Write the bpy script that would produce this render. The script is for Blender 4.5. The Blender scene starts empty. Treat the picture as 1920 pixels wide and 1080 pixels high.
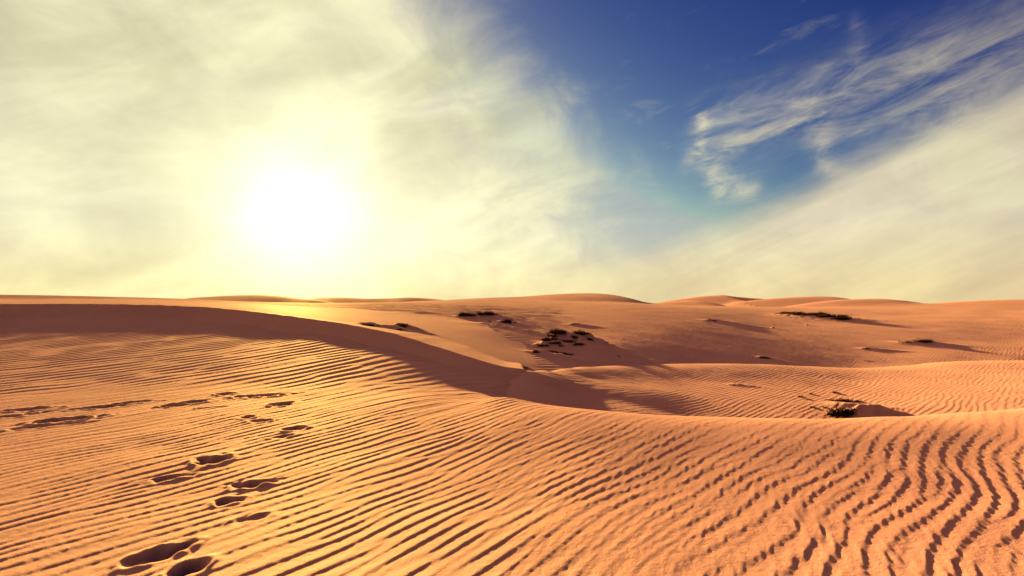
import bpy, math, random
import numpy as np

# ------------------------------------------------------------------ camera, light, sky, exposure
HC = 1.6                 # eye height above the sand under the camera
FPX, CX, HY = 960.0, 960.0, 572.0      # focal length / principal point, in photograph pixels
SUN_AZ, SUN_EL = -22.6, 9.6            # degrees, azimuth from +Y to the right, elevation
EXPO = 3.02
SKY_STRENGTH = 0.1

scn = bpy.context.scene
col = scn.collection
cam_d = bpy.data.cameras.new('camera')
cam_d.sensor_width = 36.0
cam_d.lens = 18.0
cam_d.shift_y = (HY - 540.0) / 1920.0
cam_d.clip_start, cam_d.clip_end = 0.05, 20000
cam = bpy.data.objects.new('camera', cam_d)
cam.location = (0, 0, HC)
cam.rotation_euler = (math.pi / 2, 0, 0)
col.objects.link(cam)
scn.camera = cam

sun_d = bpy.data.lights.new('sun', 'SUN')
sun_d.energy = 5.0
sun_d.angle = math.radians(1.0)
sun_d.color = (1.0, 0.93, 0.36)
sun = bpy.data.objects.new('sun', sun_d)
az, el = math.radians(SUN_AZ), math.radians(SUN_EL)
SUN = np.array([math.sin(az) * math.cos(el), math.cos(az) * math.cos(el), math.sin(el)])
sun.rotation_euler = (math.pi / 2 - el, 0, math.pi - az)
col.objects.link(sun)

scn.view_settings.view_transform = 'Standard'
scn.view_settings.look = 'None'
scn.view_settings.gamma = 1.0
scn.view_settings.exposure = EXPO
scn.cycles.diffuse_bounces = 0


class G:
    """tiny expression builder over shader math nodes"""
    def __init__(self, nt):
        self.nt = nt

    def node(self, t, **kw):
        n = self.nt.nodes.new(t)
        for k, v in kw.items():
            setattr(n, k, v)
        return n

    def put(self, sock, v):
        if isinstance(v, bpy.types.NodeSocket):
            self.nt.links.new(v, sock)
        else:
            sock.default_value = v

    def m(self, op, a, b=0.0, c=0.0):
        n = self.node('ShaderNodeMath', operation=op)
        for i, v in enumerate((a, b, c)):
            self.put(n.inputs[i], v)
        return n.outputs[0]

    def add(self, a, b): return self.m('ADD', a, b)
    def sub(self, a, b): return self.m('SUBTRACT', a, b)
    def mul(self, a, b): return self.m('MULTIPLY', a, b)
    def div(self, a, b): return self.m('DIVIDE', a, b)
    def mad(self, a, b, c): return self.m('MULTIPLY_ADD', a, b, c)
    def mx(self, a, b): return self.m('MAXIMUM', a, b)
    def mn(self, a, b): return self.m('MINIMUM', a, b)

    def ss(self, lo, hi, x, a=0.0, b=1.0):
        n = self.node('ShaderNodeMapRange', interpolation_type='SMOOTHSTEP')
        self.put(n.inputs[0], x)
        for i, v in zip((1, 2, 3, 4), (lo, hi, a, b)):
            self.put(n.inputs[i], v)
        return n.outputs[0]

    def gauss(self, x, w):       # exp(-(x/w)^2)
        q = self.div(x, w)
        return self.m('EXPONENT', self.mul(self.mul(q, q), -1.0))

    def vec(self, x, y, z=0.0):
        n = self.node('ShaderNodeCombineXYZ')
        for i, v in enumerate((x, y, z)):
            self.put(n.inputs[i], v)
        return n.outputs[0]

    def noise(self, v, scale=1.0, detail=5.0, rough=0.55, dist=0.0, typ='FBM'):
        n = self.node('ShaderNodeTexNoise', noise_dimensions='3D')
        n.noise_type = typ
        self.put(n.inputs['Vector'], v)
        n.inputs['Scale'].default_value = scale
        n.inputs['Detail'].default_value = detail
        n.inputs['Roughness'].default_value = rough
        n.inputs['Distortion'].default_value = dist
        return n.outputs[0]

    def mixc(self, f, a, b, typ='MIX'):
        n = self.node('ShaderNodeMix', data_type='RGBA', blend_type=typ)
        n.clamp_factor = True
        self.put(n.inputs[0], f)
        for i, v in ((6, a), (7, b)):
            if isinstance(v, tuple) and len(v) == 3:
                v = v + (1.0,)
            self.put(n.inputs[i], v)
        return n.outputs[2]

    def addc(self, a, b): return self.mixc(1.0, a, b, 'ADD')
    def mulc(self, a, b): return self.mixc(1.0, a, b, 'MULTIPLY')

    def scalec(self, f, c):      # constant colour times scalar socket
        n = self.node('ShaderNodeVectorMath', operation='SCALE')
        if isinstance(c, tuple):
            n.inputs[0].default_value = c
        else:
            self.put(n.inputs[0], c)
        self.put(n.inputs['Scale'], f)
        return n.outputs[0]


def build_sky():
    w = bpy.data.worlds.new('World')
    scn.world = w
    w.use_nodes = True
    nt = w.node_tree
    g = G(nt)
    K = 1.0 / (2 ** EXPO * SKY_STRENGTH)        # scene-linear picture value -> node value
    tc = g.node('ShaderNodeTexCoord')
    sep = g.node('ShaderNodeSeparateXYZ')
    nt.links.new(tc.outputs['Generated'], sep.inputs[0])
    x, y, z = sep.outputs
    D = 57.29578
    A = g.mul(g.m('ARCTAN2', x, y), D)
    E_ = g.mul(g.m('ARCSINE', g.mx(g.mn(z, 1.0), -1.0)), D)
    E = g.mx(E_, 0.0)
    dot = g.node('ShaderNodeVectorMath', operation='DOT_PRODUCT')
    nt.links.new(tc.outputs['Generated'], dot.inputs[0])
    dot.inputs[1].default_value = SUN
    TH = g.mul(g.m('ARCCOSINE', g.mn(dot.outputs['Value'], 1.0)), D)
    # --- clear air
    sk = g.node('ShaderNodeTexSky')
    sk.sky_type = 'NISHITA'
    sk.sun_disc = False
    sk.sun_elevation, sk.sun_rotation = math.radians(SUN_EL), math.radians(SUN_AZ)
    sc = g.node('ShaderNodeSeparateColor')
    nt.links.new(sk.outputs[0], sc.inputs[0])
    def chan(i, ref, val, p, cap):
        return g.mn(g.mul(g.m('POWER', g.mul(sc.outputs[i], 1.0 / ref), p), val * K), cap * K)
    cc = g.node('ShaderNodeCombineColor')
    for i, (ref, val, p, cap) in enumerate(((1.3, .018, 2.4, .36), (1.95, .046, 2.45, .45), (2.6, .192, 1.28, .46))):
        nt.links.new(chan(i, ref, val, p, cap), cc.inputs[i])
    clear = cc.outputs[0]
    # --- noises on the sky sphere
    P1 = g.vec(g.mul(g.mad(E, 0.35, A), 0.045), g.mul(g.mad(A, -0.3, E), 0.13), 3.1)
    n1 = g.noise(P1, 1.0, 7, 0.55, 0.6)
    n1b = g.noise(g.vec(g.mul(A, .11), g.mul(E, .16), 9.3), 1.0, 8, 0.6, 0.5)
    al = g.mad(E, 0.34, A)                       # along the cirrus band
    ac = g.mad(A, -0.38, E)                      # across it
    n2 = g.noise(g.vec(g.mul(al, 0.05), g.mul(ac, 0.30), 1.7), 1.0, 7, 0.58, 0.3)
    n3 = g.noise(g.vec(g.mul(g.mad(E, 0.2, A), 0.14), g.mul(g.mad(A, -0.20, E), 0.50), 5.2), 1.0, 11, 0.66, 0.5)
    warp = g.noise(g.vec(g.mul(A, .16), g.mul(E, .16), 2.2), 1.0, 4, 0.5)
    warp2 = g.noise(g.vec(g.mul(A, .35), g.mul(E, .35), 7.7), 1.0, 4, 0.55)
    Aw = g.mad(g.sub(warp, .5), 5.0, g.mad(g.sub(warp2, .5), 2.4, A))
    Ew = g.mad(g.sub(warp2, .5), 2.6, g.mad(g.sub(warp, .5), 2.0, E))
    # big veil on the left of the sky, ragged right edge
    edge = g.mx(g.mad(g.mul(E, E), -0.013, g.mad(E, -0.22, 9.5)), -14.0)
    dl = g.add(g.sub(edge, A), g.mul(g.sub(n1b, .5), 22.0))
    front = g.mx(g.ss(-.05, .12, y), g.ss(.10, -.55, x))
    L = g.mul(g.ss(-13.0, 9.0, dl), front)
    # slanting band on the right
    eb = g.mn(g.mad(g.sub(A, 23.1), 0.40, 9.0), 22.0)
    db = g.add(g.sub(eb, E), g.mul(g.sub(n2, .5), 3.6))
    backR = g.ss(95.0, 150.0, A, 1.0, 0.0)
    R = g.mul(g.mul(g.ss(-1.6, 3.0, db), backR), 0.95)
    # wisps above the band
    ew = g.mad(g.sub(Aw, 30.0), 0.13, 18.7)
    W = g.mul(g.gauss(g.sub(Ew, ew), 2.7), g.ss(.26, .80, n3))
    W = g.mul(g.mul(W, g.ss(17.0, 23.0, Aw)), g.mul(backR, 0.62))
    V = g.mul(g.mul(g.ss(28.0, 43.0, Aw), g.ss(24.0, 17.0, E)), g.mul(g.ss(.30, .85, n3), 0.6))
    V = g.mul(V, backR)
    def seg(a0, e0, a1, e1, wd, s):
        dx, dy = a1 - a0, e1 - e0
        L2 = dx * dx + dy * dy
        t = g.mn(g.mx(g.mul(g.add(g.mul(g.sub(Aw, a0), dx), g.mul(g.sub(Ew, e0), dy)), 1 / L2), 0.0), 1.0)
        qx = g.sub(Aw, g.mad(t, dx, a0))
        qy = g.sub(Ew, g.mad(t, dy, e0))
        d = g.m('SQRT', g.add(g.mul(qx, qx), g.mul(qy, qy)))
        return g.mul(g.gauss(d, wd), g.mul(g.ss(.34, .62, n3), s))
    S = g.mx(g.mx(seg(20.2, 19.3, 20.8, 15.5, .8, .75), seg(20.8, 15.5, 24.0, 11.5, 1.5, .6)),
             g.mx(seg(23.0, 16.2, 31.5, 17.6, .7, .6), g.mx(seg(30.7, 17.6, 32.5, 12.0, 1.2, .5), seg(33.3, 19.5, 33.9, 24.5, .7, .12))))
    # thin high streaks anywhere
    T = g.mul(g.ss(.56, .80, n3), 0.16)
    # horizon haze
    H = g.m('POWER', g.ss(13.0, 0.5, E), 1.5)
    inv = None
    for c_ in (L, R, W, V, S, T, H):
        k = g.sub(1.0, c_)
        inv = k if inv is None else g.mul(inv, k)
    cover = g.sub(1.0, inv)
    # --- lit cloud colour: light scattered forwards around the sun
    body = g.ss(.25, .78, n1)
    body2 = g.ss(.22, .80, n2)
    right = g.ss(0.0, 18.0, A)
    bmix = g.add(g.mul(body, g.sub(1.0, right)), g.mul(g.mad(body2, .55, .25), right))
    low = g.ss(28.0, 6.0, E)
    lum = g.add(g.mad(bmix, .34, .48), g.mul(low, .16))
    base = g.scalec(lum, (1.0, .98, .74))
    base = g.mulc(base, g.mixc(g.ss(.32, .68, n1b), (.90, .88, .93), (1.05, 1.07, 1.04)))
    warm = g.ss(8.5, 0.0, E)
    base = g.mulc(base, g.mixc(warm, (1.0, 1.0, 1.0), (1.08, .97, .74)))
    awayR = g.ss(15.0, 60.0, TH)
    base = g.mulc(base, g.mixc(awayR, (1.08, 1.05, .95), (.97, .88, .80)))
    g1 = g.m('EXPONENT', g.mul(TH, -1 / 13.0))
    g2 = g.gauss(TH, 9.5)
    g3 = g.gauss(TH, 6.0)
    cloud = g.addc(base, g.scalec(g1, (.42, .40, .16)))
    cloud = g.addc(cloud, g.scalec(g2, (.26, .26, .16)))
    cloud = g.addc(cloud, g.scalec(g3, (.42, .42, .40)))
    cloud = g.scalec(K, cloud)
    sky = g.mixc(cover, clear, cloud)
    bg = nt.nodes['Background']
    bg.inputs['Strength'].default_value = SKY_STRENGTH
    nt.links.new(sky, bg.inputs['Color'])


build_sky()

# ------------------------------------------------------------------ helpers
def tag(o, label=None, cat=None, group=None, kind=None):
    if label: o['label'] = label
    if cat: o['category'] = cat
    if group: o['group'] = group
    if kind: o['kind'] = kind
    return o


def W3(px, py, d):
    """a point of the place, from the bearing it was sighted at and its distance"""
    return ((px - CX) / FPX * d, d, HC - (py - HY) / FPX * d)


class TPS:
    """thin-plate surface through survey points"""
    def __init__(self, pts, fx=None, smooth=0.0):
        self.fx = fx or (lambda X, Y: (X, Y))
        P = np.array(pts, float)
        a, b = self.fx(P[:, 0], P[:, 1])
        self.a, self.b = a, b
        n = len(a)
        r2 = (a[:, None] - a) ** 2 + (b[:, None] - b) ** 2
        Kmat = r2 * np.log(r2 + 1e-9) + smooth * np.eye(n)
        Q = np.stack([np.ones(n), a, b], 1)
        M = np.block([[Kmat, Q], [Q.T, np.zeros((3, 3))]])
        self.w = np.linalg.solve(M, np.concatenate([P[:, 2], np.zeros(3)]))

    def __call__(self, X, Y):
        a, b = self.fx(X, Y)
        z = self.w[-3] + self.w[-2] * a + self.w[-1] * b
        for i in range(len(self.a)):
            r2 = (a - self.a[i]) ** 2 + (b - self.b[i]) ** 2
            z = z + self.w[i] * r2 * np.log(r2 + 1e-9)
        return z


def smax(a, b, k):
    h = np.clip(0.5 + 0.5 * (a - b) / k, 0, 1)
    return b + (a - b) * h + k * h * (1 - h)


def sstep(lo, hi, x):
    t = np.clip((x - lo) / (hi - lo), 0, 1)
    return t * t * (3 - 2 * t)


class Curve1:
    """smooth curve through samples (finely resampled and softened)"""
    def __init__(self, x, y, soft=0.0):
        o = np.argsort(x)
        x, y = np.array(x, float)[o], np.array(y, float)[o]
        # monotone-ish cubic (Catmull tangents)
        m = np.gradient(y, x)
        self.x, self.y, self.m = x, y, m

    def __call__(self, q):
        x, y, m = self.x, self.y, self.m
        qc = np.clip(q, x[0], x[-1])
        i = np.clip(np.searchsorted(x, qc) - 1, 0, len(x) - 2)
        h = x[i + 1] - x[i]
        t = (qc - x[i]) / h
        t2, t3 = t * t, t * t * t
        v = (2 * t3 - 3 * t2 + 1) * y[i] + (t3 - 2 * t2 + t) * h * m[i] + (-2 * t3 + 3 * t2) * y[i + 1] + (t3 - t2) * h * m[i + 1]
        return v + np.where(q < x[0], (q - x[0]) * m[0], 0) + np.where(q > x[-1], (q - x[-1]) * m[-1], 0)


rng = np.random.default_rng(7)

# ------------------------------------------------------------------ ripple and undulation fields (wind-made)
NG, CELL = 2048, 0.02
kx = np.fft.fftfreq(NG, CELL)
KX, KY = np.meshgrid(kx, kx, indexing='xy')
KR = np.hypot(KX, KY) + 1e-9
KT = np.arctan2(KY, KX)


def analytic(lam, crest_deg, sk, st, seed):
    """complex band-passed noise: amplitude and phase of a natural ripple train"""
    r = np.random.default_rng(seed)
    n = np.fft.fft2(r.standard_normal((NG, NG)))
    th = math.radians(crest_deg - 90.0)
    dth = (KT - th + math.pi) % (2 * math.pi) - math.pi
    k0 = 1.0 / lam
    F = np.exp(-0.5 * ((KR - k0) / (sk * k0)) ** 2 - 0.5 * (dth / math.radians(st)) ** 2)
    a = np.fft.ifft2(n * F)
    return (a / np.sqrt(np.mean(np.abs(a) ** 2))).astype(np.complex64)


def soft_noise(lam, seed, p=1.0):
    r = np.random.default_rng(seed)
    n = np.fft.fft2(r.standard_normal((NG, NG)))
    a = np.real(np.fft.ifft2(n * np.exp(-0.5 * (KR * lam) ** 2 * 1.5) * (KR * lam + .15) ** p))
    return (a / a.std()).astype(np.float32)


def sample(F, X, Y, scale=1.0):
    u, v = X / (CELL * scale), Y / (CELL * scale)
    i, j = np.floor(u).astype(np.int64), np.floor(v).astype(np.int64)
    fu, fv = (u - i), (v - j)
    i0, i1, j0, j1 = i % NG, (i + 1) % NG, j % NG, (j + 1) % NG
    return (F[j0, i0] * (1 - fu) + F[j0, i1] * fu) * (1 - fv) + (F[j1, i0] * (1 - fu) + F[j1, i1] * fu) * fv


def fields_init():
    return dict(P=analytic(.25, 50, .27, 10.5, 11), Q=analytic(.25, 39, .22, 9, 12),
                P2=analytic(.25, 49, .17, 8, 21), S=analytic(.085, 76, .35, 14, 13), N=soft_noise(.9, 14), N2=soft_noise(.22, 15), F=soft_noise(.06, 16, .6))


FD = fields_init()


def profile(a, rise=.74):
    A = np.tanh(np.abs(a) / 0.55)
    p = (np.angle(a) / (2 * math.pi)) % 1.0
    xr, xf = p / rise, (p - rise) / (1 - rise)
    h = np.where(p < rise, .5 * (.5 - .5 * np.cos(math.pi * xr)) + .5 * xr, .6 * (.5 + .5 * np.cos(math.pi * xf)) + .4 * (1 - xf))
    h = h ** 1.1
    return A * (h - .5)


def ripples(X, Y, amp):
    """height of the wind ripples; amp = local strength mask"""
    nx, ny = .77, -.64
    wx = sample(FD['N'], X, Y, 3.0)
    wy = sample(FD['N'], X + 13.0, Y - 7.0, 3.0)
    Xw, Yw = X + .032 * wx, Y + .032 * wy
    s = nx * Xw + ny * Yw
    t = -ny * Xw + nx * Yw
    # wavelength grows to the left
    lam = lambda q: .145 - .008 * sstep(-1.5, -5.0, q)
    sg = np.linspace(-140, 140, 8001)
    gs = np.concatenate([[0], np.cumsum(.25 / lam((sg[1:] + sg[:-1]) / 2) * np.diff(sg))])
    s2 = np.interp(s, sg, gs)
    Xr, Yr = nx * s2 - ny * t, ny * s2 + nx * t
    mask = sstep(-1.2, 2.4, X - .10 * (Y - 4) + .35 * wy)            # broken up to the right
    hp = profile(sample(FD['P'], Xr, Yr), .75)
    sf = sample(FD['S'], X + .03 * wy, Y)
    sr = np.real(sf)
    sb = np.real(sample(FD['S'], X + 7.3, Y + 2.1, 1.6))
    hq = profile(sample(FD['Q'], Xr * 1.04, Yr * 1.04) * np.exp(1j * (.46 * sr + .50 * sb)), .70)
    hs = profile(sf, .6)
    near = 1.0
    lsc = lam(s) / .145
    dw = sstep(6.0, 10.0, Y + .5 * wx)
    hp2 = profile(sample(FD['P2'], Xw * .80, Yw * .80), .70)
    far_m = sstep(9.0, 13.0, Y)
    hl = .0088 * lsc * hp * (1 - dw) + .0165 * hp2 * dw
    h = hl * (1 - mask) + mask * ((.0076 + .0006 * far_m) * hq * (1 + .20 * sb) + .0022 * hs * (1 - far_m))
    return amp * h * near


# ------------------------------------------------------------------ the dunes
def pts(rows):
    return [W3(*r) for r in rows]


# A: the dune the photographer stands on
A_sv = pts([(px, 1080, 3.02) for px in (-500, 0, 500, 960, 1400, 1920, 2400)])
A_w = [(-6, 0, .0), (-2, 0, 0), (2, 0, 0), (6, 0, 0), (0, -8, -.1), (-12, -8, 0), (12, -8, -.1), (0, -30, -.3), (-30, -30, 0), (30, -30, -.3), (-40, 0, .2), (40, 0, -.1)]
def AW(px, d, z):
    return ((px - CX) / FPX * d, d, z)
A_w += [AW(-500, 8, .18), AW(-500, 15, .47), AW(-500, 20, .95), AW(-500, 24, 1.2),
        AW(0, 5, .06), AW(0, 9, .20), AW(0, 13.8, .50), AW(0, 16.0, .72), AW(0, 18.3, .95), AW(0, 20.8, 1.21), AW(0, 23, 1.2),
        AW(200, 9, .2), AW(200, 13.4, .53), AW(200, 15.7, .737), AW(200, 18, .96), AW(200, 20.1, 1.16),
        AW(350, 5, .06), AW(350, 9, .22), AW(350, 13.2, .555), AW(350, 15.5, .742), AW(350, 17.3, .92), AW(350, 19.2, 1.1), AW(350, 21, 1.1),
        AW(500, 9, .24), AW(500, 12.2, .52), AW(500, 13.6, .634), AW(500, 15.2, .76), AW(500, 16.8, .90), AW(500, 18, .88),
        AW(640, 5, .055), AW(640, 8, .2), AW(640, 10.9, .455), AW(640, 12.0, .555), AW(640, 12.9, .64), AW(640, 14.0, .73), AW(640, 15.2, .72),
        AW(780, 5, .055), AW(780, 7.5, .19), AW(780, 9.7, .27), AW(780, 11.65, .45), AW(780, 12.8, .4),
        AW(900, 5, .05), AW(900, 7.2, .17), AW(900, 8.0, .13), AW(900, 8.77, .083), AW(900, 9.5, .07), AW(900, 10.5, .16), AW(900, 11.5, .1)]
A_sv += pts([(940, 745, 7.8), (985, 752, 7.6), (1060, 763, 7.2), (1160, 773, 6.95), (1280, 780, 6.8), (1390, 784, 6.65), (1500, 786, 6.6), (1575, 786, 6.7),
             (1650, 783, 6.8), (1780, 775, 7.1), (1920, 765, 7.5), (2300, 745, 8.5)])
A_w += [AW(1060, 5, .085), AW(1280, 5, .085), AW(1500, 5, .09), AW(1700, 5, .08), AW(1920, 5.2, .07),
        AW(940, 9.0, -.03), AW(940, 10.2, .08), AW(985, 8.8, -.12), AW(985, 10, -.1),
        AW(1060, 8.5, -.28), AW(1060, 9.8, -.6), AW(1280, 8.0, -.28), AW(1280, 9.3, -.75), AW(1500, 7.9, -.3), AW(1500, 9.2, -.8),
        AW(1700, 8.1, -.3), AW(1700, 9.5, -.8), AW(1920, 9.0, -.36), AW(1920, 10.5, -.9), AW(2300, 11, -.5),
        AW(1100, 14, -1.5), AW(1500, 14, -1.8), AW(1900, 15, -1.8), AW(1300, 25, -2.6), AW(1900, 28, -2.6), AW(900, 14, -.6), AW(800, 17, -.3), AW(640, 20, -.2),
        AW(350, 27, .2), AW(0, 30, .2), AW(-500, 34, .2), AW(900, 25, -1.6), AW(500, 35, -1.0)]
zA = TPS(A_sv + A_w, smooth=1e-4)

# D: hollow and middle terrace
brink = [(985, 693, 10.9), (1020, 691.5, 12.5), (1060, 690.2, 14.5), (1100, 688.5, 16.0), (1150, 686, 16.8), (1200, 684.3, 17.5), (1280, 682, 18.3), (1360, 682, 18.8), (1440, 683.5, 19.2), (1520, 687, 19.8), (1600, 690, 20.5),
         (1680, 687, 21.2), (1760, 679.5, 21.8), (1840, 676.5, 22.2), (1920, 676, 22.5), (2200, 671, 24)]
D_sv = pts([(985, 748, 9.0), (985, 718, 9.9), (1020, 755, 8.9), (1020, 725, 10.2), (1060, 762, 8.9), (1060, 735, 10.4), (1060, 708, 12.4), (1100, 765, 9.4), (1100, 735, 11.3), (1100, 708, 13.6),
            (1150, 768, 9.9), (1150, 735, 11.9), (1150, 705, 14.6), (1200, 771, 10.2), (1200, 735, 12.4), (1200, 702, 15.5),
            (1280, 778, 11), (1280, 740, 12.8), (1280, 710, 15.5), (1440, 784, 11), (1440, 740, 13.5), (1440, 705, 16.5), (1600, 784, 11.2), (1600, 740, 14), (1600, 710, 17),
            (1760, 775, 11.5), (1760, 735, 14.3), (1760, 700, 18), (1920, 763, 12), (1920, 725, 14.8), (1920, 695, 18.5), (2200, 745, 12.5), (2200, 695, 18)] + brink)
D_w = []
for px, py, d in brink:
    s = (py - HY) / FPX
    D_w += [AW(px, d * 1.09, HC - s * d * 1.09 - .07), AW(px, d * 1.22, HC - s * d * 1.22 - .35), AW(px, d * 1.5, HC - s * d * 1.5 - 1.2)]
D_w += [AW(800, 9, -.6), AW(800, 13, -.6), AW(850, 17, -.9), AW(400, 12, -.9), AW(400, 20, -.9), AW(0, 20, -1), AW(900, 10.5, -.35), AW(930, 7.5, -.4),
        AW(0, 5, -1), AW(960, 5, -1), AW(1500, 6, -1.0), AW(2200, 7, -1.0), AW(960, 2, -1.3)]
zD = TPS(D_sv + D_w, smooth=.25)

# B: sharp-crested ridge with a slip face towards us
crest = [(-700, 571, 28), (-300, 570, 24.3), (0, 570, 21.5), (100, 569.6, 21.1), (190, 570, 20.8), (267, 571.3, 20.4), (335, 573.6, 20.0), (400, 577, 19.4), (450, 581.5, 18.5), (500, 587, 17.5), (560, 594.5, 16.3),
         (640, 606, 14.8), (690, 615, 13.9), (740, 626, 13.05), (785, 639, 12.35), (830, 653, 11.75), (870, 666, 11.3), (905, 677, 11.05), (940, 686, 10.9), (985, 693, 10.9), (1015, 702, 11.0)]
cw = np.array(pts(crest))
Bd, Bz = Curve1(cw[:, 0], cw[:, 1]), Curve1(cw[:, 0], cw[:, 2])


def zB(X, Y):
    scal = .05 * sample(FD['N2'], X * 1.0 + 3, X * 0 + 5.0, 4.0) * .35
    c = Bd(X)
    dz = (Bd(X + .05) - Bd(X - .05)) / .1
    cs = 1 / np.sqrt(1 + dz * dz)
    s = (c - Y) * cs
    zc = Bz(X) + scal * .25
    slope = np.where(X < -.4, .62, .62 + 0 * X)
    front = slope * (np.sqrt(np.maximum(s, 0) ** 2 + .02 ** 2) - .02)
    b = np.maximum(-s, 0)
    back = .075 * b + .012 * b * b * sstep(0, 12, b)
    z = zc - np.where(s > 0, front, back)
    z = z - 3.0 * np.maximum(X - .25, 0) ** 1.5
    return np.where(Y < 3, -9, z)


def near_d(d):
    return d if d < 14 else 14 * (d / 14) ** .83


# C: the wide basin behind
C_sv = pts([(a_, b_, near_d(c_)) for a_, b_, c_ in [(-500, 567, 30), (-500, 558, 45), (-500, 551, 62), (0, 566.5, 30), (0, 560, 45), (0, 553, 60), (267, 568, 30), (267, 559.5, 56), (450, 577, 24), (450, 566, 45), (560, 588, 21), (560, 571, 45),
            (640, 600, 19), (640, 583, 33), (640, 569, 60), (740, 620, 17.5), (740, 600, 26), (740, 582, 41), (740, 569, 62),
            (830, 647, 15.8), (830, 620, 22), (830, 596, 34), (830, 577, 52), (830, 566, 72), (940, 682, 14.3), (940, 655, 18.5), (940, 622, 26), (940, 592, 42), (940, 567, 70),
            (1040, 687, 16.6), (1040, 660, 21.5), (1040, 630, 29), (1040, 600, 41), (1040, 575, 62), (1040, 565, 88), (940, 562, 100), (1150, 682, 19.5), (1150, 645, 26), (1150, 605, 41), (1150, 577, 62), (1150, 567, 85),
            (1280, 677, 24), (1280, 640, 32), (1280, 608, 44), (1280, 588, 58), (1280, 574, 78), (1440, 677, 28), (1440, 642, 37), (1440, 612, 50), (1440, 590, 67), (1440, 576, 88),
            (1600, 682, 30), (1600, 645, 39), (1600, 615, 51), (1600, 592, 68), (1600, 576, 90), (1760, 672, 32), (1760, 635, 43), (1760, 605, 57), (1760, 583, 77), (1760, 572, 95),
            (1920, 669, 33), (1920, 635, 44), (1920, 605, 57), (1920, 580, 77), (1920, 566, 95), (2300, 665, 34), (2300, 605, 58), (2300, 562, 95)]])
C_w = [AW(px, 110, -1.0) for px in (-500, 200, 960, 1700, 2300)] + [AW(px, 300, -6) for px in (-500, 960, 2300)] + [AW(960, 8, -1.0), AW(0, 12, .2), AW(1900, 15, -2.4), AW(1200, 11, -1.6)]
zC0 = TPS(C_sv + C_w, fx=lambda X, Y: (X / np.maximum(Y, 4.0) * 1.6, np.log(np.maximum(Y, 4.0))), smooth=2e-4)

# far dunes: (crest sightings, front slope, back slope, crest softness)
far = [
    ('left', [(-800, 549, 46), (-300, 550, 46), (0, 552.5, 46), (100, 554, 46), (200, 557, 46), (300, 560.5, 47), (400, 565.5, 48), (520, 572, 48)], .155, .10, 1.2),
    ('midleft', [(300, 572, 112), (340, 562, 112), (400, 556, 110), (450, 553.5, 108), (490, 553, 107), (525, 555, 106), (560, 559, 105), (600, 563, 104), (640, 570, 104)], .15, .35, 1.5),
    ('lowleft', [(540, 570, 140), (580, 560, 140), (625, 557.5, 140), (690, 559.5, 138), (730, 559, 138), (770, 557.8, 136), (800, 559.5, 135), (835, 562.5, 134), (880, 569, 134)], .15, .35, 1.5),
    ('centre', [(780, 569, 122), (835, 563, 121), (900, 559, 120), (980, 556, 119), (1040, 551.8, 118), (1085, 550, 117), (1120, 550.3, 116), (1150, 553.5, 115), (1172, 558, 114), (1192, 563.5, 113), (1225, 569, 112), (1300, 574, 111)], .09, .2, 3.0),
    ('small', [(1190, 574, 130), (1225, 569, 130), (1270, 565.3, 129), (1305, 564, 128), (1328, 566.5, 127), (1345, 570, 126), (1365, 577, 126)], .12, .3, .8),
    ('farright', [(1180, 574, 160), (1230, 567.5, 160), (1290, 558.5, 158), (1330, 554, 157), (1352, 553, 156), (1372, 555.5, 155), (1400, 558, 155), (1440, 561, 154), (1480, 566, 154)], .15, .3, 1.2),
    ('right', [(1380, 566, 134), (1440, 560, 133), (1500, 556.5, 132), (1535, 555.3, 131), (1560, 556.5, 130), (1582, 560, 129), (1610, 567, 128), (1650, 575, 128)], .14, .3, 1.5),
    ('round', [(1420, 583, 104), (1480, 574, 105), (1540, 565.5, 106), (1590, 561.3, 106), (1640, 560, 105), (1680, 562.5, 104), (1705, 566, 103), (1727, 570.5, 102), (1760, 577, 102)], .14, .25, 1.5),
    ('farthest', [(1560, 583, 92), (1640, 576, 93), (1730, 570, 94), (1800, 565.5, 95), (1870, 562, 95), (1920, 561, 95), (2050, 559, 95), (2400, 558, 96)], .11, .2, 2.5),
]


class Far:
    def __init__(self, cr, f, b, w):
        p = np.array(pts([(a_, b_, near_d(c_)) for a_, b_, c_ in cr]))
        self.d, self.z = Curve1(p[:, 0], p[:, 1]), Curve1(p[:, 0], p[:, 2])
        self.x0, self.x1 = p[0, 0], p[-1, 0]
        self.f, self.b, self.w = f, b, w

    def __call__(self, X, Y):
        s = self.d(X) - Y
        w = self.w
        prof = np.where(s > 0, self.f, self.b) * (np.sqrt(s * s + w * w) - w) + .006 * np.maximum(s - 9, 0) ** 2
        z = self.z(X) - prof
        out = np.maximum(np.maximum(self.x0 - X, X - self.x1), 0)
        z = z - out * .16
        return np.where(Y < 20, -20, np.maximum(z, -20))


FAR = [Far(c, f, b, w) for _, c, f, b, w in far]

MOUNDS_C, MOUNDS_D, PRINTS = [], [], []      # filled below


def bump(X, Y, m):
    """one sand hummock: (x, y, height, radius, tail length) drawn out along the wind"""
    x, y, h, r, tail = m
    dx, dy = X - x, Y - y
    a = dx * .94 + dy * -.34          # lee direction (away from the sun side)
    b = dx * .34 + dy * .94
    ra = np.where(a > 0, r * tail, r)
    q = np.exp(-(a / ra) ** 2 - (b / (r * .8)) ** 2)
    return h * q * (1 + .09 * sample(FD['N2'], X, Y, 1.2 + 1.6 * min(r, 1.5)))


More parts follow.
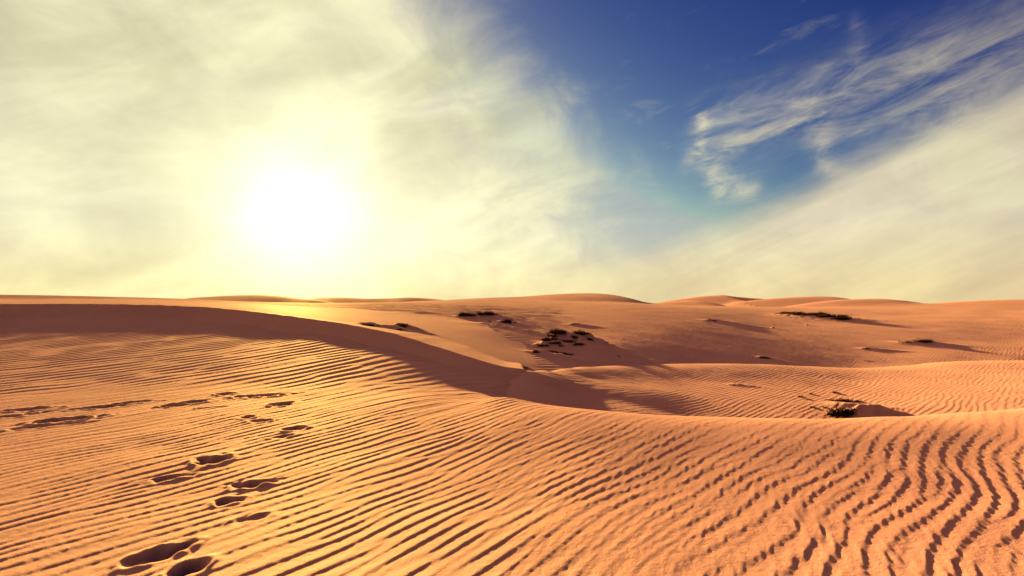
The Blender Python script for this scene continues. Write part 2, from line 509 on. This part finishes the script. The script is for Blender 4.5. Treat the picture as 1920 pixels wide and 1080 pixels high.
def layers(X, Y):
    a = zA(X, Y)
    d = zD(X, Y)
    d = np.where(Y < 4, -9, d)
    b = zB(X, Y)
    c = zC0(X, Y)
    far_w = sstep(14, 30, Y)
    c = c + far_w * (.006 * sample(FD['N'], X, Y, 5.0) + .025 * sample(FD['N'], X + 5, Y * .6, 17.0) * sstep(25, 60, Y))
    for m in MOUNDS_C:
        c = c + bump(X, Y, m)
    for m in MOUNDS_D:
        d = d + bump(X, Y, m)
    c = np.where((Y < 9) | (Y < Bd(np.minimum(X, .4)) - .1), -9, c)
    a = a + .003 * sample(FD['N'], X, Y, 1.6)
    d = d + .003 * sample(FD['N'], X, Y, 2.2)
    return [a, d, b, c] + [f(X, Y) for f in FAR]


def macro(X, Y, want=False):
    Ls = layers(X, Y)
    a, d, b, c = Ls[:4]
    z = smax(a, d, .03)
    z = smax(z, b, .02)
    z = smax(z, c, .04)
    for f in Ls[4:]:
        z = smax(z, f, .25)
    if want:
        return z, np.argmax(np.stack(Ls), 0)
    return z


def hit(px, py, lo=2.5, hi=200.0, fn=None):
    """where the line of sight along a bearing meets the sand"""
    fn = fn or macro
    d = np.exp(np.linspace(math.log(lo), math.log(hi), 4000))
    X = (px - CX) / FPX * d
    zz = fn(X, d)
    ray = HC - (py - HY) / FPX * d
    k = np.nonzero(ray <= zz)[0]
    i = int(k[0]) if len(k) else len(d) - 1
    return float(X[i]), float(d[i]), float(zz[i])


def lay(i, lo=9.5):
    return lambda X, Y: np.where(Y < lo, -9, layers(X, Y)[i])


# hummocks: built by sighting their feet on the bare basin
def mound(px, py, h, r, tail, which='C'):
    x, y, _ = hit(px, py, fn=lay(3 if which == 'C' else 1))
    return (x, y, h, r, tail)

new = [mound(1052, 648, .60, .58, 2.0), mound(1090, 648, .55, .55, 2.2), mound(1028, 652, .30, .42, 1.8), mound(1065, 656, .18, .8, 2.2), mound(1120, 660, .14, 1.1, 2.4),
       mound(1008, 664, .12, .40, 1.8), mound(1050, 672, .13, .7, 2.4), mound(982, 689, .06, .25, 2.5),
       mound(878, 596, .30, .7, 1.5), mound(914, 595, .36, .8, 1.5), mound(948, 606, .18, .6, 2.0), mound(930, 612, .12, 1.4, 2.0),
       mound(756, 616, .20, .45, 2.0), mound(745, 620, .12, .4, 2.2), mound(692, 612, .14, .5, 2.0), mound(1078, 610, .14, .5, 3.0),
       mound(1530, 597, .22, 2.6, 1.7), mound(1490, 592, .18, 1.8, 1.6), mound(1578, 601, .16, 1.3, 1.5), mound(1730, 645, .18, .7, 2.4), mound(1700, 644, .10, .8, 2.0), mound(1336, 603, .2, .7, 4),
       mound(1432, 671, .07, .30, 4.0), mound(1626, 655, .10, .4, 4.5)]
new_d = [mound(1612, 783, .23, .34, 2.4, 'D'), mound(1640, 784, .10, .40, 2.2, 'D'), mound(1582, 760, .07, .3, 3.0, 'D'), mound(1382, 722, .04, .2, 3.0, 'D')]
MOUNDS_C += new
MOUNDS_D += new_d

# footprints in the near dune: (px, py, half-length m, half-width m, heading deg from +X, depth m)
prints = [(397, 862, .17, .15, 40, .085), (470, 909, .17, .085, 22, .070), (430, 940, .12, .075, 25, .060), (297, 1040, .19, .10, 48, .085), (352, 1066, .13, .085, 55, .075),
          (318, 897, .19, .07, 30, .035), (553, 804, .15, .10, 30, .065), (532, 818, .16, .05, 25, .03), (466, 782, .11, .08, 20, .045), (491, 789, .14, .07, 12, .04),
          (528, 758, .20, .12, 15, .06), (490, 742, .42, .12, 10, .06), (420, 739, .14, .11, 10, .05), (322, 761, .22, .10, 25, .055), (362, 754, .22, .11, 25, .055), (392, 765, .24, .05, 18, .03),
          (185, 764, .32, .10, 28, .055), (248, 755, .28, .09, 28, .05), (52, 768, .34, .11, 22, .06), (125, 787, .40, .12, 28, .07), (85, 799, .36, .08, 30, .045), (12, 781, .3, .08, 25, .04),
          (472, 972, .15, .06, 30, .018), (90, 772, .12, .06, 30, .03)]
for px, py, hl, hw, hd, dp in prints:
    x, y, _ = hit(px, py)
    PRINTS.append((x, y, hl * .86, hw * .86, math.radians(hd), dp * .9))


def foot(X, Y, pr, nz):
    x, y, hl, hw, hd, dp = pr
    dx, dy = X - x, Y - y
    a = (dx * math.cos(hd) + dy * math.sin(hd)) / hl
    b = (-dx * math.sin(hd) + dy * math.cos(hd)) / hw
    r = np.sqrt(a * a + b * b + 1e-9) + .16 * nz + .10 * np.sin(3 * np.arctan2(b, a) + 9 * x) + .05 * np.sin(5 * np.arctan2(b, a) + 5 * y)
    f = dx * -SUN[0] + dy * -SUN[1]                    # towards the viewer: the gentle side
    soft = np.clip(.5 + .5 * f / (.6 * (hl + hw)), 0, 1)
    basin = -dp * (1 - sstep(.55 - .5 * soft, 1.05 + .15 * soft, r)) * (1 + .25 * a + .08 * nz)
    rim = dp * .15 * np.exp(-((r - 1.35) / .36) ** 2) * (1 + .5 * nz)
    return basin + rim, r


# ------------------------------------------------------------------ mesh of the sand sheet
def build_sand():
    d = [1.9]
    while d[-1] < 62:
        d.append(d[-1] + .0056 + .0024 * d[-1])
    while d[-1] < 3000:
        d.append(d[-1] * 1.022)
    d = np.array(d)
    NU = 1080
    u = np.linspace(-1.28, 1.28, NU)
    Y = np.repeat(d[:, None], NU, 1)
    X = u[None, :] * (Y + .9)
    sh = X.shape
    Z = np.empty(sh)
    Lb = np.empty(sh, np.int32)
    for i in range(0, sh[0], 100):
        sl = slice(i, i + 100)
        Z[sl], Lb[sl] = macro(X[sl], Y[sl], True)
    # ripple strength
    amp = np.ones(sh)
    amp[Lb == 2] = 0
    s = (Bd(X) - Y)
    slip = (zB(X, Y) - zA(X, Y))
    amp *= 1 - sstep(-.10, .05, np.where(Y < 60, slip, -9)) * (X < 1)
    patch = .5 + .5 * np.tanh(1.1 * sample(FD['N'], X + 3, Y + 9, 4.0))
    amp *= np.where(Lb == 0, .72 + .28 * patch, 1)
    amp *= np.where(Lb == 1, .75, 1)
    amp *= np.where(Lb == 3, 1.15 + .5 * (patch - .4), 1)
    amp *= 1 - .70 * sstep(3.6, 6.4, Y) * (Lb == 0) * sstep(-.2, 2.2, X)      # worn smooth near the brink
    amp *= sstep(60, 42, Y)
    near_mask = np.zeros(sh, np.int32) - 1
    rows = d < 62
    nzF = sample(FD['N2'], X[rows], Y[rows], 1.0)
    keep = np.ones(nzF.shape)
    add = np.zeros(nzF.shape)
    nm = near_mask[rows]
    for k, pr in enumerate(PRINTS):
        x, y, hl, hw = pr[:4]
        R = max(hl, hw) * 2.2
        r0, r1 = np.searchsorted(d, [y - R, y + R])
        if r0 == r1:
            continue
        sl = slice(r0, r1)
        f, r = foot(X[sl], Y[sl], pr, nzF[sl])
        add[sl] = np.where(f < 0, np.minimum(add[sl], f), add[sl] + f)
        keep[sl] *= sstep(.75, 1.9, r)
        crumb = sample(FD['F'], X[sl] * .5, Y[sl] * .5) * .0042 * np.exp(-((r - 1.15) / .45) ** 2)
        add[sl] += crumb
        nm[sl] = np.where((r < 1.15), k, nm[sl])
    near_mask[rows] = nm
    amp[rows] *= keep
    Z[rows] += ripples(X[rows], Y[rows], amp[rows]) + add
    grain = sample(FD['F'], X[rows], Y[rows], 1.0)
    Z[rows] += .0006 * grain * (Y[rows] < 12)
    # vertex normals of the whole sheet, so its pieces shade as one
    Pm = np.stack([X, Y, Z], -1)
    du = np.gradient(Pm, axis=1)
    dv = np.gradient(Pm, axis=0)
    N = np.cross(du, dv)
    N /= np.linalg.norm(N, axis=-1, keepdims=True)
    idx = np.arange(sh[0] * sh[1]).reshape(sh)
    quad = np.stack([idx[:-1, :-1], idx[:-1, 1:], idx[1:, 1:], idx[1:, :-1]], -1).reshape(-1, 4)
    ql = Lb[:-1, :-1].reshape(-1)
    qf = near_mask[:-1, :-1].reshape(-1)
    V = Pm.reshape(-1, 3)
    Nn = N.reshape(-1, 3)
    return V, Nn, quad, ql, qf


def mesh_from(name, V, N, quad, mat, parent=None, origin=None):
    used, inv = np.unique(quad.reshape(-1), return_inverse=True)
    me = bpy.data.meshes.new(name)
    v = V[used]
    if origin is not None:
        v = v - np.array(origin)
    n = len(quad)
    me.vertices.add(len(used))
    me.vertices.foreach_set('co', v.astype(np.float32).ravel())
    me.loops.add(n * 4)
    me.loops.foreach_set('vertex_index', inv.astype(np.int32))
    me.polygons.add(n)
    me.polygons.foreach_set('loop_start', np.arange(0, n * 4, 4, dtype=np.int32))
    me.polygons.foreach_set('use_smooth', np.ones(n, bool))
    me.update(calc_edges=True)
    me.materials.append(mat)
    if N is not None:
        me.normals_split_custom_set_from_vertices(N[used].astype(np.float32))
    o = bpy.data.objects.new(name, me)
    if origin is not None:
        o.location = origin
    col.objects.link(o)
    if parent is not None:
        o.parent = parent
    return o


def sand_material():
    m = bpy.data.materials.new('sand')
    m.use_nodes = True
    nt = m.node_tree
    g = G(nt)
    geo = g.node('ShaderNodeNewGeometry')
    pos = geo.outputs['Position']
    n1 = g.noise(pos, .35, 4, .5)
    n2 = g.noise(pos, 2.3, 5, .6)
    n3 = g.noise(pos, 230.0, 3, .75)
    c = g.mixc(g.ss(.3, .7, n1), (.52, .164, .136), (.57, .190, .148))
    c = g.mixc(g.mul(g.ss(.35, .75, n2), .35), c, (.47, .146, .128))
    c = g.mulc(c, g.mixc(g.ss(.3, .7, n3), (.72, .70, .70), (1.24, 1.24, 1.24)))
    c = g.mixc(g.mul(g.ss(.66, .74, g.noise(pos, 95.0, 2, .6)), .45), c, (.20, .070, .060))      # coarse dark grains
    nt.nodes.remove(nt.nodes['Principled BSDF'])
    b = g.node('ShaderNodeBsdfDiffuse')
    nt.links.new(c, b.inputs['Color'])
    b.inputs['Roughness'].default_value = .6
    gl = g.node('ShaderNodeBsdfGlossy')
    gl.inputs['Color'].default_value = (.95, .56, .32, 1)
    gl.inputs['Roughness'].default_value = .76
    mix = g.node('ShaderNodeMixShader')
    mix.inputs[0].default_value = .075
    nt.links.new(b.outputs[0], mix.inputs[1])
    nt.links.new(gl.outputs[0], mix.inputs[2])
    nt.links.new(mix.outputs[0], nt.nodes['Material Output'].inputs['Surface'])
    bm = g.node('ShaderNodeBump')
    bm.inputs['Strength'].default_value = .7
    bm.inputs['Distance'].default_value = .006
    h = g.add(g.mul(n3, .5), g.noise(pos, 60.0, 3, .6))
    nt.links.new(h, bm.inputs['Height'])
    nt.links.new(bm.outputs[0], b.inputs['Normal'])
    nt.links.new(bm.outputs[0], gl.inputs['Normal'])
    return m


SAND = sand_material()
V, N, quad, ql, qf = build_sand()
g0 = (qf < 0)
near = mesh_from('near_dune', V, N, quad[(ql == 0) & g0], SAND)
tag(near, 'rippled golden sand dune in the foreground, crossed by footprints', 'sand dune', kind='structure')
hollow = mesh_from('hollow', V, N, quad[(ql == 1) & g0], SAND)
tag(hollow, 'rippled orange sand hollow behind the foreground dune brink', 'sand hollow', kind='structure')
ridge = mesh_from('ridge_dune', V, N, quad[(ql == 2) & g0], SAND)
tag(ridge, 'dark shaded slip face of the ridge falling from left to centre', 'sand ridge', kind='structure')
basin = mesh_from('basin', V, N, quad[(ql == 3) & g0], SAND)
tag(basin, 'wide sand basin dotted with hummocks and dark scrub', 'sand basin', kind='structure')
FL = {'left': 'long low dune on the skyline at the far left', 'midleft': 'rounded skyline dune right of the far left one, below the sun', 'lowleft': 'low twin-humped skyline dune between the sun and the central hill',
      'centre': 'broad central dune hill on the skyline with steep right flank', 'small': 'small dark dune just right of the central hill', 'farright': 'peaked far skyline dune right of the central hill',
      'right': 'long rounded skyline dune behind the dark scrub band', 'round': 'rounded dune above the dark scrub band with steep right end', 'farthest': 'dune slope rising to the right edge of the skyline'}
for i, f in enumerate(far):
    q = quad[(ql == 4 + i) & g0]
    if len(q):
        o = mesh_from('far_dune', V, N, q, SAND)
        tag(o, FL[f[0]], 'sand dune', 'dunes along the skyline', 'structure')
for k in range(len(PRINTS)):
    q = quad[qf == k]
    if len(q) > 8:
        mesh_from('footprint', V, N, q, SAND, near)
del V, N, quad


# the rest of the desert: a coarser sheet around and behind the viewer
def build_rest():
    e = np.concatenate([-np.geomspace(3000, 2, 90), np.linspace(-1.9, 1.9, 20), np.geomspace(2, 3000, 90)])
    X, Y = np.meshgrid(e, e)
    u = X / np.maximum(Y, .01)
    Z = macro(np.clip(X, -150, 150), np.clip(Y, -60, 3000))
    r = np.hypot(X, Y)
    Z = np.where(Y < 1, Z + 1.2 * sstep(6, 60, r) * (sample(FD['N'], X, Y, 40.0) * .5 + .2), Z)
    Z = np.clip(Z, -6, 4)
    idx = np.arange(X.size).reshape(X.shape)
    quad = np.stack([idx[:-1, :-1], idx[:-1, 1:], idx[1:, 1:], idx[1:, :-1]], -1)
    xc, yc = (X[:-1, :-1] + X[1:, 1:]) / 2, (Y[:-1, :-1] + Y[1:, 1:]) / 2
    xm = np.minimum(np.abs(X[:-1, :-1]), np.abs(X[1:, 1:]))
    ym0, ym1 = Y[:-1, :-1], Y[1:, 1:]
    inside = (ym0 > 1.9) & (np.maximum(np.abs(X[:-1, :-1]), np.abs(X[1:, 1:])) < 1.28 * (ym0 + .9))
    Vv = np.stack([X, Y, Z - .03], -1).reshape(-1, 3)
    return Vv, quad[~inside].reshape(-1, 4)


Vr, qr = build_rest()
rest = mesh_from('desert_ground', Vr, None, qr, SAND)
tag(rest, 'open desert sand around and beyond the dunes', 'desert', kind='structure')


# ------------------------------------------------------------------ scrub, roots and stones on the sand
def plain_material(name, c1, c2, scale, rough=.9):
    m = bpy.data.materials.new(name)
    m.use_nodes = True
    nt = m.node_tree
    g = G(nt)
    geo = g.node('ShaderNodeNewGeometry')
    n = g.noise(geo.outputs['Position'], scale, 4, .6)
    b = nt.nodes['Principled BSDF']
    nt.links.new(g.mixc(g.ss(.3, .7, n), c1, c2), b.inputs['Base Color'])
    b.inputs['Roughness'].default_value = rough
    b.inputs['Specular IOR Level'].default_value = 0
    bm = g.node('ShaderNodeBump')
    bm.inputs['Strength'].default_value = .5
    bm.inputs['Distance'].default_value = .01
    nt.links.new(n, bm.inputs['Height'])
    nt.links.new(bm.outputs[0], b.inputs['Normal'])
    return m


BARK = plain_material('dry_bark', (.024, .014, .011), (.05, .027, .018), 40)
LEAF = plain_material('dark_scrub_leaf', (.070, .022, .015), (.11, .036, .022), 9)
DRYLEAF = plain_material('dry_brown_leaf', (.034, .012, .011), (.085, .030, .022), 12)
STONE = plain_material('pale_stone', (.34, .26, .21), (.42, .33, .27), 25)


def mesh_obj(name, verts, faces, mat, parent=None, loc=None, smooth=False):
    me = bpy.data.meshes.new(name)
    me.from_pydata(verts, [], faces)
    me.materials.append(mat)
    if smooth:
        me.polygons.foreach_set('use_smooth', [True] * len(me.polygons))
    me.update()
    o = bpy.data.objects.new(name, me)
    col.objects.link(o)
    if parent: o.parent = parent
    if loc: o.location = loc
    return o


def tube(V, F, path, radii, sides=4):
    base = len(V)
    for i, p in enumerate(path):
        p = np.array(p)
        a = np.array(path[max(i - 1, 0)]); b = np.array(path[min(i + 1, len(path) - 1)])
        t = b - a; t = t / (np.linalg.norm(t) + 1e-9)
        u = np.cross(t, (0.2, 0.1, 1.0)); u /= np.linalg.norm(u) + 1e-9
        w = np.cross(t, u)
        for k in range(sides):
            an = 2 * math.pi * k / sides
            V.append(tuple(p + radii[i] * (math.cos(an) * u + math.sin(an) * w)))
    for i in range(len(path) - 1):
        for k in range(sides):
            k2 = (k + 1) % sides
            F.append((base + i * sides + k, base + i * sides + k2, base + (i + 1) * sides + k2, base + (i + 1) * sides + k))
    F.append(tuple(base + (len(path) - 1) * sides + k for k in range(sides)))


def scrub_parts(root, w, dpt, h, R, leaf_mat, dens=1.0, flat=False):
    """low desert shrub: crooked stems from a rootstock and tight leaf sprays on them"""
    V, F, LV, LF = [], [], [], []
    n = int(38 * dens)
    lobes = [(R.uniform(-.36, .36), R.uniform(-.3, .3), R.uniform(.35, 1.0)) for _ in range(4)] + [(R.uniform(-.12, .12), 0, 1.0)]
    for i in range(n):
        lx, ly, lh = R.choice(lobes)
        cx, cy = (lx + R.gauss(0, .09)) * w, (ly + R.gauss(0, .09)) * dpt
        an = R.uniform(0, 2 * math.pi)
        reach = R.uniform(.25, .55)
        top = h * R.uniform(.35, 1.0) * lh
        ex, ey = cx + math.cos(an) * reach * w * .42, cy + math.sin(an) * reach * dpt * .42
        pth, rad = [], []
        r0 = R.uniform(.012, .022) * max(h, .12) + .002
        for k in range(5):
            t = k / 4
            pth.append((cx + (ex - cx) * t + R.uniform(-.03, .03) * w * (t > 0), cy + (ey - cy) * t + R.uniform(-.03, .03) * dpt * (t > 0),
                        -.04 + (top + .04) * (t ** .75 if not flat else math.sin(t * 2.3)) + R.uniform(-.05, .05) * h * (t > 0)))
            rad.append(r0 * (1 - .8 * t))
        tube(V, F, pth, rad)
        for q in range(int(34 * dens)):
            k = R.randint(1, 4)
            p = pth[k]
            ls = R.uniform(.08, .17) * (h + .25 * w) * .8
            c = [p[0] + R.gauss(0, .07) * w, p[1] + R.gauss(0, .07) * dpt, max(p[2] * R.uniform(.3, 1.0) + R.gauss(0, .06) * h, .0)]
            d1 = np.array([R.gauss(0, 1), R.gauss(0, 1), R.gauss(0, .6) + .3]); d1 /= np.linalg.norm(d1)
            d2 = np.cross(d1, [R.gauss(0, 1), R.gauss(0, 1), R.gauss(0, 1)]); d2 /= np.linalg.norm(d2) + 1e-9
            b = len(LV)
            c = np.array(c)
            LV += [tuple(c - d1 * ls * .5), tuple(c + d2 * ls * .30), tuple(c + d1 * ls * .5), tuple(c - d2 * ls * .30)]
            LF.append((b, b + 1, b + 2, b + 3))
    mesh_obj('stems', V, F, BARK, root)
    mesh_obj('foliage', LV, LF, leaf_mat, root)


def empty(name, loc):
    o = bpy.data.objects.new(name, None)
    o.empty_display_size = .2
    o.location = loc
    col.objects.link(o)
    return o


SCRUB = [  # sighting of the foot, apparent width and height, label
    (690, 611, 27, 8, 'wide low scrub mat just above the ridge crest, leftmost of the dark clumps'),
    (757, 613, 21, 11, 'rounded dark clump above the ridge crest, right of the leftmost scrub mat'),
    (747, 619, 13, 7, 'small tuft touching the left foot of the rounded clump above the ridge crest'),
    (876, 591, 26, 9, 'blocky dark clump on the left hummock below the central dune hill'),
    (912, 590, 24, 11, 'peaked dark clump on the right hummock below the central dune hill'),
    (920, 604, 9, 5, 'tiny tuft below the peaked clump of the two hilltop hummocks'),
    (948, 605, 15, 11, 'thin upright bush right of the two hummocks below the central dune hill'),
    (981, 597, 7, 4, 'tiny speck of scrub to the upper right of the thin upright bush'),
    (967, 605, 5, 4, 'smallest scrub speck beside the foot of the thin upright bush'),
    (1078, 608, 13, 5, 'small flat tuft standing alone behind the big central hummock'),
    (1051, 625, 28, 13, 'dark clump on the left peak of the big central hummock'),
    (1089, 626, 32, 12, 'dark clump on the right peak of the big central hummock'),
    (1027, 638, 24, 11, 'dark clump on the left shoulder of the big central hummock'),
    (1028, 629, 9, 7, 'small upright tuft above the left shoulder clump of the big central hummock'),
    (1062, 641, 32, 8, 'long sloping scrub mat in the middle of the big central hummock'),
    (1040, 631, 18, 7, 'ragged scrub mat between the left peak and left shoulder of the central hummock'),
    (1074, 632, 20, 7, 'ragged scrub mat in the saddle between the two peaks of the central hummock'),
    (1044, 643, 18, 6, 'thin scrub mat left of the long sloping mat on the central hummock'),
    (1084, 646, 18, 6, 'thin scrub mat right of the small tuft on the central hummock'),
    (1019, 649, 15, 7, 'scrub mat between the left shoulder and left foot of the central hummock'),
    (1034, 660, 20, 6, 'flat scrub mat low on the central hummock, left of its lowest clump'),
    (1104, 637, 16, 6, 'scrub mat on the right flank below the right peak of the central hummock'),
    (1052, 649, 10, 5, 'small tuft just below the sloping mat of the big central hummock'),
    (1005, 661, 9, 11, 'upright tuft at the left foot of the big central hummock'),
    (1061, 665, 24, 8, 'dark clump low on the camera side of the big central hummock'),
    (981, 689, 15, 6, 'dark tuft beside the end of the ridge crest, in front of the central hummock'),
    (1014, 675, 8, 3, 'tiny tuft between the ridge crest end and the low hummock clump'),
    (1136, 642, 9, 5, 'small tuft on the right tail of the big central hummock'),
    (1160, 668, 10, 4, 'flat tuft far down the right tail of the central hummock'),
    (1476, 588, 30, 6, 'thin left end of the long dark scrub band on the right'),
    (1505, 590, 34, 9, 'left middle clump of the long dark scrub band on the right'),
    (1532, 591, 34, 11, 'tallest middle clump of the long dark scrub band on the right'),
    (1556, 594, 30, 10, 'right middle clump of the long dark scrub band on the right'),
    (1580, 599, 26, 12, 'darkest clump closing the right end of the long scrub band'),
    (1335, 601, 16, 4, 'small flat tuft left of the long dark scrub band'),
    (1729, 641, 26, 9, 'dark clump on the low hummock near the right edge'),
    (1703, 641, 22, 4, 'flat scrub streak touching the left side of the right-edge hummock clump'),
    (1625, 654, 14, 5, 'small tuft left of the right-edge hummock'),
    (1429, 671, 17, 6, 'small tuft just above the middle terrace edge, right of centre'),
    (1627, 677, 14, 3, 'thin low tuft just behind the dip of the middle terrace edge'),
    (1380, 721, 15, 4, 'tiny flat tuft lying on the rippled middle terrace, left of the root clump'),
]
for i, (px, py, w, h, lab) in enumerate(SCRUB):
    R = random.Random(100 + i)
    x, y, z = hit(px, py)
    k = y / FPX
    root = empty('scrub_clump', (x, y, z - .02))
    tag(root, lab, 'scrub', 'dark scrub clumps in the sand basin')
    big = w * h
    scrub_parts(root, w * k * 1.35, w * k * R.uniform(.7, 1.0), h * k * .80, R, LEAF, 1.4 if big > 90 else .7)

# the near root clump in the hollow, half buried by its own sand tail
x, y, z = hit(1588, 779)
root = empty('root_clump', (x, y, z - .02))
tag(root, 'tangled dark root clump half buried in the hollow, casting a long shadow', 'dead bush')
R = random.Random(5)
scrub_parts(root, .62, .40, .24, R, DRYLEAF, 1.5)
V_, F_ = [], []
for i in range(16):
    an = R.uniform(2.0, 4.4)
    L_ = R.uniform(.25, .6)
    p, rd = [], []
    a2 = an
    q = np.array([R.uniform(-.25, .05), R.uniform(-.15, .15), .03])
    for k in range(7):
        p.append(tuple(q)); rd.append(.011 * (1 - .75 * k / 6))
        a2 += R.uniform(-.5, .5)
        q = q + np.array([math.cos(a2), math.sin(a2) * .7, R.uniform(-.25, .28)]) * L_ / 6
        q[2] = min(max(q[2], .005), .2)
    tube(V_, F_, p, rd, 5)
mesh_obj('roots', V_, F_, BARK, root)

x, y, z = hit(1578, 752)
root = empty('root_clump', (x, y, z - .02))
tag(root, 'low brown root mat just behind the half-buried root clump', 'dead bush')
scrub_parts(root, .75, .4, .11, random.Random(8), DRYLEAF, 1.1, True)

STICKS = [(1569, 738, 11, 3, 'short black stick end poking up behind the root clump'), (1504, 746, 10, 3, 'black stick lying far left of the root clump'),
          (1526, 765, 10, 2.5, 'thin stick lying in front of the far left stick, beside the root clump'), (1548, 765, 9, 2, 'stick nearest the left side of the root clump'),
          (1523, 740, 9, 2.2, 'pale buried stick behind the far left stick')]
for i, (px, py, w, h, lab) in enumerate(STICKS):
    R = random.Random(300 + i)
    x, y, z = hit(px, py)
    k = y / FPX
    L_, th = w * k * 1.5, h * k
    V_, F_ = [], []
    p = [(-L_ / 2 + L_ * t / 5, R.uniform(-.1, .1) * L_ * .3, th * (.9 - .75 * t / 5) + R.uniform(-.1, .1) * th) for t in range(6)]
    tube(V_, F_, p, [th * .45, th * .6, th * .5, th * .42, th * .3, th * .15], 6)
    F_.append((5, 4, 3, 2, 1, 0))
    p2 = [p[2], (p[2][0] + .18 * L_, .12 * L_, p[2][2] + th * .8), (p[2][0] + .3 * L_, .2 * L_, p[2][2] + th)]
    tube(V_, F_, p2, [th * .25, th * .18, th * .08], 5)
    o = mesh_obj('stick', V_, F_, BARK, None, (x, y, z), True)
    tag(o, lab, 'stick', 'sticks around the root clump')

for i, (px, py, w, lab) in enumerate([(1449, 615, 7, 'left of two pale stones lying below the long scrub band'), (1513, 610, 6, 'right of two pale stones lying below the long scrub band')]):
    R = random.Random(400 + i)
    x, y, z = hit(px, py)
    k = y / FPX
    V_, F_ = [], []
    for a_ in range(5):
        for b_ in range(9):
            ph, la = b_ / 9 * 2 * math.pi, (a_ + .5) / 5 * math.pi
            j = R.uniform(.8, 1.15)
            V_.append((math.cos(ph) * math.sin(la) * w * k * .5 * j, math.sin(ph) * math.sin(la) * w * k * .35 * j, math.cos(la) * w * k * .2 * j))
    for a_ in range(4):
        for b_ in range(9):
            F_.append((a_ * 9 + b_, (a_ + 1) * 9 + b_, (a_ + 1) * 9 + (b_ + 1) % 9, a_ * 9 + (b_ + 1) % 9))
    F_ += [tuple(range(9)), tuple(range(44, 35, -1))]
    o = mesh_obj('stone', V_, F_, STONE, None, (x, y, z + w * k * .1), True)
    tag(o, lab, 'stone', 'pale stones in the basin')
